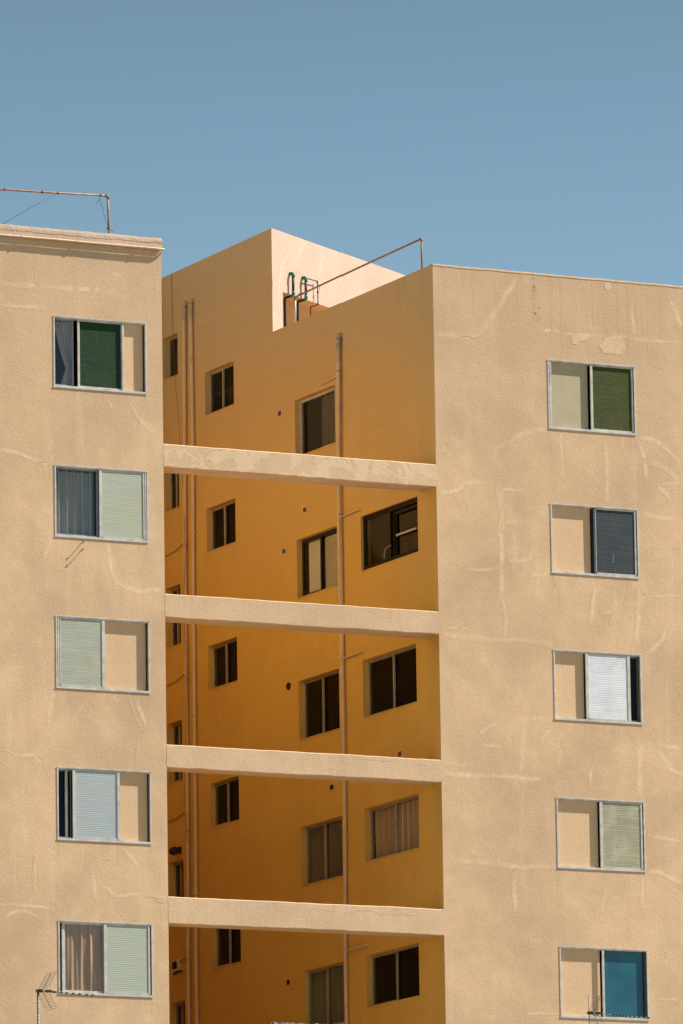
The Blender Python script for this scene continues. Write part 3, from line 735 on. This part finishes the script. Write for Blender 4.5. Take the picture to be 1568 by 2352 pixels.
curtain('curtain', LX0+.07, LX0+.50, LZ[0]-WH+.06, LZ[0]-.07, .17, M['cl_lilac'], 'pale sheer curtain tied back beside the dark green shutter', waves=5, gather=(LZ[0]-1.0, LX0+.40, .10))
curtain('curtain', LX0+.06, LX0+.95, LZ[1]-WH+.06, LZ[1]-.07, .24, M['cl_grey'], 'blue grey drapes filling the window above the two rusty bars', waves=5, amp=.05)
curtain('curtain', LX0+.15, LX0+.97, LZ[4]-WH+.06, LZ[4]-.07, .074, M['cl_brown'], 'tan brown drapes beside the seafoam shutter, right above the wire grid aerial', waves=4, amp=.014)

# ---------------- light court windows ----------------
def court_window(h, depth, style, label=None, mull=None, gm='glass_court'):
    y0, y1, z0, z1 = h[:4]
    fm = {'alu': M['alu_court'], 'black': M['black_frame'], 'wood': M['dark_wood'], 'white': M['alu']}[style]
    fw = {'alu': .038, 'black': .06, 'wood': .10, 'white': .055}[style]
    X = XS+depth
    f = MB()
    f.box(X, X+.06, y0, y1, z1-fw, z1); f.box(X, X+.06, y0, y1, z0, z0+fw)
    f.box(X, X+.06, y0, y0+fw, z0+fw, z1-fw); f.box(X, X+.06, y1-fw, y1, z0+fw, z1-fw)
    win = P(f, 'window', fm, label=label)
    s = MB(); s.box(XS-.014, X, y0-.012, y1+.012, z0-.016, z0+.004); s.build('sill', M['court'], win)
    m_ = mull if mull is not None else (y0+y1)/2+.06
    if mull != 0:
        q = MB(); q.box(X-.008, X+.03, m_-.022, m_+.022, z0+fw, z1-fw)
        if style != 'wood':
            q.box(X-.004, X+.02, m_, y1-fw, z1-fw-.022, z1-fw); q.box(X-.004, X+.02, m_, y1-fw, z0+fw, z0+fw+.022)
            q.box(X-.004, X+.02, y1-fw-.022, y1-fw, z0+fw, z1-fw)
        q.build('sash', fm, win)
        for a, b, dd in ((y0+fw, m_, .045), (m_, y1-fw, .012)):
            q = MB(); q.quad((X+dd, a, z0+fw), (X+dd, b, z0+fw), (X+dd, b, z1-fw), (X+dd, a, z1-fw)); q.build('pane', M[gm], win)
    else:
        q = MB(); q.quad((X+.02, y0+fw, z0+fw), (X+.02, y1-fw, z0+fw), (X+.02, y1-fw, z1-fw), (X+.02, y0+fw, z1-fw)); q.build('pane', M[gm], win)
    return win
for k, h in enumerate(A_): court_window(h, RA, 'alu', label='small window in the far corner of the court' if k == 0 else None, mull=0 if k == 0 else None)
for k, h in enumerate(B_): court_window(h, RB, 'alu')
c1 = court_window(C_[0], RC, 'white', 'large single pane window in a pale frame', mull=0)
c2 = court_window(C_[1], .125, 'black', 'black framed window with cream blinds', gm='glass')
for k in (2, 3, 4): court_window(C_[k], RC, 'alu', gm='glass_court' if k < 3 else 'glass')
d1 = court_window(D_[0], .06, 'wood', 'dark brown wooden window')
for k in (1, 2, 3): court_window(D_[k], RD, 'alu', gm='glass' if k == 2 else 'glass_court')
# blinds in the black framed window
h = C_[1]; X = XS+.125
q = MB(); q.box(X+.05, X+.06, 5.55, 6.15, h[2]+.08, h[3]-.08); q.build('blind', M['blind'], c2, label='plain cream blind')
q = MB()
for k in range(30):
    z = h[2]+.08+k*.035
    q.quad((X+.06, 4.60, z), (X+.06, 5.45, z), (X+.085, 5.45, z+.03), (X+.085, 4.60, z+.03))
q.box(X+.09, X+.095, 4.6, 5.45, h[2]+.08, h[3]-.08)
q.build('blind', M['blind'], c2, label='slatted cream blind')
# silver rail and bent rod of the wooden window
h = D_[0]; X = XS+.06
q = MB(); q.box(X-.02, X+.02, 1.0, 1.92, 2.15, 2.19); q.build('rail', M['grey_metal'], d1)
q = MB(); q.box(X-.012, X+.03, .95, 2.05, 2.60, 2.66); q.box(X-.012, X+.03, 1.99, 2.03, 1.76, 2.66); q.build('sash', M['dark_wood'], d1)
q = MB(); q.tube([(X-.03, 2.12, 2.0), (X-.03, 2.35, 1.98), (X-.03, 2.42, 1.94), (X-.03, 2.44, 1.78)], .008, 6); q.build('handle', M['grey_metal'], d1)

def side_fn(u, z, d): return (XS+d, u, z)
curtain('curtain', 1.06, 3.42, D_[2][2]+.04, D_[2][3]-.04, RD+.12, M['cl_tan'], 'beige gathered curtain in the court window nearest the right wing', waves=10, amp=.06, fn=side_fn)
curtain('curtain', 4.53, 5.55, C_[0][2]+.05, C_[0][3]-.05, RC+.16, M['cl_dusty'], 'dusty grey curtain inside the large pale framed top window', waves=5, amp=.05, fn=side_fn)
curtain('curtain', 4.53, 6.33, C_[3][2]+.04, C_[3][3]-.04, RC+.13, M['cl_dark'], 'dark brown curtain left of the drain pipe, one storey above the green one', waves=10, amp=.055, fn=side_fn)
curtain('curtain', 4.53, 6.33, C_[4][2]+.04, C_[4][3]-.04, RC+.13, M['cl_green'], 'dull green curtain in the lowest window beside the drain pipe', waves=11, amp=.055, fn=side_fn)
curtain('curtain', 12.12, 12.45, A_[4][2]+.04, A_[4][3]-.04, RA+.12, M['cl_dark'], 'narrow dark curtain in the corner window below the round lamp', waves=4, amp=.02, fn=side_fn)

# ---------------- drain pipes ----------------
def drain(name, ylist, label, collars, branches, so_=.058, rad=.040, group='painted drain pipes in the light court'):
    """ylist: (y, z) from the top down"""
    t = empty(name, (XS-so_, ylist[-1][0], -25.0), label, 'drain pipe', group)
    pts = [(XS+.02, ylist[0][0], ylist[0][1]), (XS-so_*.7, ylist[0][0], ylist[0][1]+.012), (XS-so_, ylist[0][0], ylist[0][1]-.03)]
    q = MB(); q.tube(pts, rad*1.12, 12); q.build('elbow', M['pipe_grey'], t, True)
    def yat(z):
        for (a, za), (b, zb) in zip(ylist, ylist[1:]):
            if zb <= z <= za: return a+(b-a)*(za-z)/(za-zb)
        return ylist[-1][0]
    zs = [ylist[0][1]-.03-k*.6 for k in range(int((ylist[0][1]+25)/.6))]+[-25.0]
    q = MB(); q.tube([(XS-so_+.004*math.sin(z*1.3), yat(z)+.010*math.sin(z*.9), z) for z in zs], rad, 12); q.build('pipe', M['pipe'], t, True)
    for z, big in collars:
        q = MB(); hh = .055 if big == 2 else .016
        q.tube([(XS-so_, yat(z)+.010*math.sin(z*.9), z-hh), (XS-so_, yat(z)+.010*math.sin(z*.9), z+hh)], rad*(1.22 if big != 0 else 1.3), 12)
        q.build('collar', M['pipe'] if z < ylist[0][1]-.35 else M['pipe_grey'], t, True)
        if big == 0:
            q = MB(); q.box(XS-so_, XS, yat(z)-.008, yat(z)+.008, z-.01, z+.01); q.build('bracket', M['rust'], t)
    for (ya, za), (yb, zb) in branches:
        q = MB(); n_ = 8
        sag = .035 if yb > ya and abs(yb-ya) > .6 and ya > 11 else 0.0
        pp = [(XS-.04, ya+(yb-ya)*k/n_, za+(zb-za)*k/n_-sag*math.sin(math.pi*k/n_)) for k in range(n_+1)]
        pp.append((XS+.02, yb+.02*(1 if yb > ya else -1), zb))
        q.tube(pp, .018, 8); q.build('branch_pipe', M['pipe'], t, True)
        q = MB(); m_ = pp[4]; q.tube([(m_[0], m_[1]-.03, m_[2]), (m_[0], m_[1]+.03, m_[2])], .027, 8); q.build('collar', M['pipe'], t, True)
    return t
o_ = -.12
drain('drain_pipe', [(11.74+o_-.02, 8.83), (11.81+o_, 5.76), (11.90+o_, -6.38), (11.93+o_, -25)], 'leftmost drain pipe of the shaded court, with thin pipes branching to the left',
      [(8.72, 2), (8.58, 1), (8.51, 0), (7.89, 0), (6.57, 0), (5.07, 0), (3.62, 2), (3.49, 0), (1.49, 2), (.74, 2), (.62, 0), (-2.25, 2), (-2.46, 1), (-2.62, 2), (-3.82, 0), (-5.35, 2), (-7.1, 0)],
      [((11.80, 3.64), (12.80, 3.50)), ((11.84, .80), (12.80, .66)), ((11.86, -2.17), (12.80, -2.30)), ((11.88, -5.28), (12.80, -5.42))])
drain('drain_pipe', [(11.40+o_, 8.83), (11.40+o_, 5.68), (11.51+o_, -6.42), (11.53+o_, -25)], 'plain drain pipe just right of the leftmost one, no branches',
      [(8.74, 2), (8.61, 1), (8.54, 0), (7.90, 0), (7.49, 2), (6.58, 0), (3.75, 2), (3.49, 0), (.63, 0), (-.18, 2), (-2.34, 0), (-3.84, 0), (-4.04, 2), (-5.3, 0)], [])
drain('drain_pipe', [(4.30+o_, 6.73), (4.36+o_, 4.25), (4.37+o_, -3.09), (4.43+o_, -7.21), (4.45+o_, -25)], 'drain pipe on the court wall between the two right columns of windows',
      [(6.62, 2), (6.53, 1), (6.46, 1), (6.19, 0), (5.94, 2), (5.19, 0), (2.94, 2), (2.21, 0), (-.02, 2), (-.83, 0), (-3.52, 2), (-3.85, 0), (-6.04, 2), (-6.84, 0)],
      [((4.26, 5.90), (5.02, 5.86)), ((4.22, 2.93), (3.40, 2.95)), ((4.24, -.02), (3.40, -.01)), ((4.26, -6.05), (3.42, -6.03))])
# cable down the corner of the court
t = MB()
t.tube([(XS-.012, 12.35, 9.64), (XS-.02, 12.33, 9.0), (XS-.035, 12.27, 8.32), (XS-.05, 12.15, 7.34), (XS-.07, 11.95, 6.3), (XS-.08, 11.85, 5.77), (XS-.09, 11.72, 4.9), (XS-.10, 11.62, 3.4), (XS-.10, 11.74, 2.2), (XS-.10, 11.64, .9),
        (XS-.10, 11.70, -.8), (XS-.10, 11.80, -1.9), (XS-.10, 11.66, -2.9)], .005, 6)
tag(t.build('cable', M['cable'], None, True), 'thin slack cable running down to the leftmost drain pipe', 'cable')

# ---------------- small things on the court wall ----------------
def vent(y, z, label, w_=.24, h_=.175, framed=True, group='small vents in the court wall'):
    f = MB(); t_ = .036; X0_, X1_ = XS-.012, XS+.004
    f.box(X0_, X1_, y-w_/2, y+w_/2, z+h_/2-t_, z+h_/2); f.box(X0_, X1_, y-w_/2, y+w_/2, z-h_/2, z-h_/2+t_)
    f.box(X0_, X1_, y-w_/2, y-w_/2+t_, z-h_/2+t_, z+h_/2-t_); f.box(X0_, X1_, y+w_/2-t_, y+w_/2, z-h_/2+t_, z+h_/2-t_)
    o = f.build('wall_vent', M['pipe'] if framed else M['court'], None)
    tag(o, label, 'vent', group)
    g_ = MB()
    g_.box(XS-.003, XS-.0015, y-w_/2+t_, y+w_/2-t_, z-h_/2+t_, z+h_/2-t_)
    b = g_.build('opening', M['vent_in'] if framed else M['dark'], o)
    g_ = MB()
    for k in range(4):
        zz = z-h_/2+t_+.012+k*(h_-2*t_)/4
        g_.box(XS-.010, XS-.004, y-w_/2+t_, y+w_/2-t_, zz, zz+.010)
    if framed: g_.build('grille', M['cable'], o)
vent(7.09, 5.615, 'grilled vent left of the large pale framed top window')
vent(5.955, 3.366, 'grilled vent close under the topmost beam')
vent(6.968, 2.652, 'grilled vent left of the black framed window')
vent(1.807, -2.335, 'vent half hidden by the third beam')
vent(4.881, -2.609, 'broken vent just under the third beam beside the drain pipe', framed=False)
vent(7.047, -6.406, 'open dark vent left of the green curtain', framed=False)
q = MB()
q.v = [(XS-.002, 6.854+.12*math.cos(a*.698)*(1+.12*math.sin(a*2.1)), -.223+.085*math.sin(a*.698)*(1+.1*math.cos(a*3))) for a in range(9)]
q.f = [tuple(range(9))]
q.box(XS-.0015, XS+.0, 6.78, 6.92, -.26, -.19)
tag(q.build('wall_hole', M['dark'], None), 'ragged dark round hole in the wall below the second beam', 'hole')
# round lamp
t = empty('wall_lamp', (XS, 12.4, -2.99), 'dark round lamp on the court wall above the corner window', 'lamp')
q = MB(); ico(q, (XS-.13, 12.30, -3.02), .105, sz=.9, sy=1.25); q.build('globe', M['dark_metal'], t, True)
q = MB(); q.tube([(XS, 12.22, -3.0), (XS-.05, 12.24, -3.0), (XS-.09, 12.26, -3.01)], [.075, .07, .05], 14); q.build('mount', M['dark_metal'], t, True)
# camera and box near the bottom of the court
t = empty('security_camera', (XS, 12.3, -5.62), 'tiny dark camera under the small wall box', 'camera')
q = MB(); q.tube([(XS-.10, 12.44, -5.66), (XS-.10, 12.20, -5.62)], .028, 10); q.build('body', M['dark_metal'], t, True)
q = MB(); q.tube([(XS, 12.20, -5.60), (XS-.09, 12.24, -5.63)], .018, 8); q.build('arm', M['dark_metal'], t, True)
q = MB(); q.box(XS-.06, XS-.001, 12.32, 12.62, -5.58, -5.34)
t = tag(q.build('wall_box', M['pipe'], None), 'small framed box on the wall above the tiny camera', 'box')
q = MB(); q.box(XS-.064, XS-.061, 12.36, 12.58, -5.54, -5.38); q.build('cover', M['dark'], t)

# ---------------- street front fittings ----------------
for k, (x, z) in enumerate(((-1.80, 1.185), (-1.815, 1.035))):
    q = MB(); q.tube([(x, .01, z), (x+.004, -.06, z+.006), (x+.01, -.105, z+.03)], .009, 6)
    q.box(x-.014, x+.018, -.108, -.096, z+.018, z+.042)
    tag(q.build('metal_bracket', M['rust'], None), ('upper' if k == 0 else 'lower')+' of two rusty bars sticking out below the grey draped window', 'bracket', 'rusty bars below the window')

# ---------------- roof pipe frames ----------------
t = empty('pipe_frame', (-1.09, .12, TOPL), 'rusty pipe frame along the left parapet with wires tied to it', 'railing')
q = MB(); q.tube([(-6.2, .12, 8.10), (-3.437, .12, 8.181), (-2.5, .12, 8.203), (-1.108, .12, 8.25)], .021, 10); q.build('rail', M['rust_pipe'], t, True)
for x, zt_ in ((-1.096, 8.235), (-6.2, 8.09)):
    q = MB(); q.tube([(x, .12, zt_), (x+.012, .12, 7.44)], .021, 10); q.build('post', M['rust_pipe'], t, True)
    q = MB(); q.tube([(x-.06, .12, zt_+.011), (x-.012, .12, zt_+.012), (x+.002, .12, zt_-.008), (x+.003, .12, zt_-.055)], .028, 10); q.build('elbow', M['rust_pipe'], t, True)
for x, z in ((-3.34, 8.185), (-2.53, 8.203), (-2.19, 8.21), (-1.26, 8.245)):
    q = MB(); q.tube([(x-.016, .12, z), (x+.016, .12, z)], .027, 8); q.build('tie', M['wire'], t, True)
q = MB(); q.tube([(-1.102, .12, 7.575), (-1.100, .12, 7.60)], .030, 8); q.build('tie', M['wire'], t, True)
for pts in ([(-2.19, .10, 8.20), (-2.8, .11, 7.85), (-3.36, .12, 7.50), (-3.45, .14, 7.44)], [(-1.27, .10, 8.24), (-1.29, .10, 8.19), (-1.20, .10, 7.88), (-1.10, .10, 7.59), (-.97, .11, 7.51)],
            [(-1.28, .10, 8.2), (-1.30, .10, 8.14), (-1.37, .09, 8.06)], [(-1.27, .10, 8.24), (-1.2, .1, 8.22), (-1.12, .1, 8.20)], [(-3.34, .10, 8.17), (-3.6, .10, 8.05), (-4.2, .1, 7.7)]):
    q = MB(); q.tube(pts, .0042, 5); q.build('tie_wire', M['wire'], t, True)
t = empty('pipe_frame', (XS+.12, .706, 7.42), 'thin rusty pipe frame slanting across the bright rooftop wall', 'railing')
q = MB(); q.tube([(XS+.12, 6.53, 8.01), (XS+.12, 3.4, 8.065), (XS+.12, .706, 8.098)], .020, 10); q.build('rail', M['rust_pipe'], t, True)
q = MB(); q.tube([(XS+.12, .706, 8.10), (XS+.12, .706, 7.41)], .020, 10); q.build('post', M['rust_pipe'], t, True)
q = MB(); q.tube([(XS+.12, 6.53, 8.01), (XS+.12, 6.53, 7.41)], .022, 10); q.build('post', M['pale_pipe'], t, True, label='pale bare steel post')
for y, z in ((.706, 8.098), (6.53, 8.01)):
    q = MB(); s_ = 1 if y < 1 else -1
    q.tube([(XS+.12, y+s_*.07, z), (XS+.12, y+.01*s_, z), (XS+.12, y, z-.01), (XS+.12, y, z-.06)], .028, 10); q.build('elbow', M['rust_pipe'], t, True)
q = MB(); q.tube([(XS+.10, 5.3, 8.03), (XS+.08, 5.28, 7.93), (XS+.09, 5.38, 7.85)], .0045, 5); q.build('tie_wire', M['cable'], t, True)

# water pipes on the penthouse wall
def pp(t_, z, off): return PF(t_, z, -off)
def water_pipe(t_, zt_, zb_, r, label, low_in=-.12, side=None):
    e = empty('water_pipe', pp(t_, zt_, 0), label, 'pipe', 'black pipes with teal fittings on the rooftop wall')
    off = .085 if r > .02 else .06
    q = MB(); q.tube([pp(t_, zt_, -.02), pp(t_, zt_, off*.55), pp(t_, zt_-.005, off*.92), pp(t_, zt_-.03, off+.004), pp(t_, zt_-.085, off+.004)], r*1.28, 12); q.build('elbow', M['teal'], e, True)
    q = MB(); q.tube([pp(t_, zt_-.06, off), pp(t_, zb_+.06, off)], r, 12); q.build('pipe', M['black_pipe'], e, True)
    q = MB(); q.tube([pp(t_, zb_+.085, off+.004), pp(t_, zb_+.02, off+.004), pp(t_, zb_-.012, off*.8), pp(t_, zb_-.02, off*.3)], r*1.28, 12); q.build('elbow', M['teal'], e, True)
    q = MB(); q.tube([pp(t_, zb_-.02, off*.6), pp(t_, zb_-.035, low_in*.8), pp(t_, zb_-.05, low_in), pp(t_, zb_-.12, low_in-.005), pp(t_, 6.7, low_in-.01)], r, 12); q.build('pipe', M['black_pipe'], e, True)
    return e
water_pipe(.745, 8.80, 8.335, .029, 'left thick black water pipe with teal elbows on the rooftop wall')
e2 = water_pipe(1.285, 8.805, 8.345, .029, 'right thick black water pipe with teal elbows and a side loop')
t3 = empty('water_pipe', pp(1.80, 8.8, 0), 'slim black water pipe right of the two thick ones', 'pipe', 'black pipes with teal fittings on the rooftop wall')
q = MB(); q.tube([pp(1.32, 8.80, .085), pp(1.80, 8.815, .075), pp(1.81, 8.80, .075), pp(1.815, 8.34, .075), pp(1.815, 8.30, .03), pp(1.80, 8.285, -.09), pp(1.80, 8.25, -.10), pp(1.80, 6.7, -.10)], .012, 8); q.build('pipe', M['black_pipe'], t3, True)
for a, b in (((1.80, 8.84), (1.80, 8.77)), ((1.815, 8.37), (1.815, 8.30))):
    q = MB(); q.tube([pp(a[0], a[1], .075), pp(b[0], b[1], .075)], .020, 8); q.build('fitting', M['teal'], t3, True)
q = MB(); q.tube([pp(1.812, 8.60, .075), pp(1.812, 8.56, .075)], .022, 8); q.tube([pp(1.78, 8.58, .08), pp(1.85, 8.58, .08)], .007, 5); q.build('valve', M['dark_metal'], t3, True)
q = MB(); q.tube([pp(1.27, 8.62, .12), pp(1.19, 8.58, .12), pp(1.17, 8.53, .13), pp(1.22, 8.52, .13)], .009, 6); q.build('tie_wire', M['wire'], e2, True)

# ---------------- roofs in front, below the frame, and the aerials on them ----------------
hs_ = empty('low_house', (-9, -24, -25), 'house mostly below the picture, its weathered chimney top showing at the bottom edge', 'house')
q = MB(); q.box(-19, 2, -30, -18, -25, -13.4); q.build('wall', M['house'], hs_)
q = MB(); q.box(-18.8, 1.8, -29.8, -18.2, -13.4, -13.3); q.build('roof', M['roof'], hs_)
q = MB()
ch = []
for k in range(25):
    x = -9.87+k*.99/24
    q.v += [(x, -25.0, -13.3), (x, -25.0+.01*math.sin(k), -11.045+random.uniform(-.012, .012)-.012*(k/24)), (x, -24.5, -11.045-.01*(k/24)), (x, -24.5, -13.3)]
for k in range(24):
    for s_ in range(3):
        a = k*4+s_; q.f.append((a, a+1, a+5, a+4))
q.f.append((0, 3, 2, 1)); q.f.append((96, 97, 98, 99))
q.build('chimney', M['concrete'], hs_)

def aerial(name, label, mast_x, y, top, boom_z, boom_len, directors, refl, rod_len, tilt, mast_r, dark_r):
    t = empty(name, (mast_x, y, -13.3), label, 'aerial', 'television aerials in front of the facade')
    q = MB(); q.tube([(mast_x+.005, y, -13.3), (mast_x, y, top)], mast_r, 10); q.build('mast', M['grey_metal'] if mast_r > .02 else M['thin_metal'], t, True)
    x0 = mast_x-.06
    q = MB(); q.tube([(x0, y-.03, boom_z), (x0+boom_len, y-.03, boom_z-tilt)], .0065, 6); q.build('boom', M['thin_metal'] , t, True)
    q = MB(); q.box(mast_x-.03, mast_x+.06, y-.045, y+.02, boom_z-.025, boom_z+.02); q.build('clamp', M['dark_metal'], t)
    q = MB(); q.box(mast_x+.11, mast_x+.21, y-.05, y-.01, boom_z-.022, boom_z+.018); q.build('dipole_box', M['dark_metal'], t)
    for d in directors:
        bx = x0+d*boom_len; bz = boom_z-tilt*d
        q = MB(); q.box(bx-.012, bx+.012, y-.045, y-.015, bz-.012, bz+.016)
        q.tube([(bx, y-.03-rod_len/2, bz), (bx, y-.03+rod_len/2, bz)], .0035, 5); q.build('director', M['dark_metal'], t)
    for sgn in (1, -1):
        a = Vector((mast_x+.07, 0, boom_z+sgn*.012)); b = a+Vector((refl[0], 0, sgn*refl[1]))
        q = MB(); q.tube([(a.x, y-.03, a.z), (b.x, y-.03, b.z)], .006, 6)
        for k in range(refl[2]):
            p = a.lerp(b, .12+.88*k/(refl[2]-1))
            q.tube([(p.x, y-.03-refl[3], p.z), (p.x, y-.03+refl[3], p.z)], .0032, 5)
        if refl[4]:
            for s2 in (-1, 1):
                p0 = a.lerp(b, .12)
                q.tube([(p0.x, y-.03+s2*refl[3], p0.z), (b.x, y-.03+s2*refl[3], b.z)], .0032, 5)
        q.build('reflector', M['thin_metal'], t)
    return t
aerial('television_aerial', 'long thin aerial with wire grid reflectors below the brown draped window', -13.945, -25, -10.70, -10.70, 1.00,
       (.30, .34, .44, .53, .64, .75, .87, .97), (.14, .27, 8, .20, True), .17, .045, .020, 0)
aerial('television_aerial', 'rusty aerial on a thin pole in front of the blue panelled window', -4.235, -25, -10.42, -10.71, 1.16,
       (.42, .47, .52, .57, .62, .68, .75, .82, .90, .97), (.12, .27, 9, .22, False), .15, .050, .010, 0)
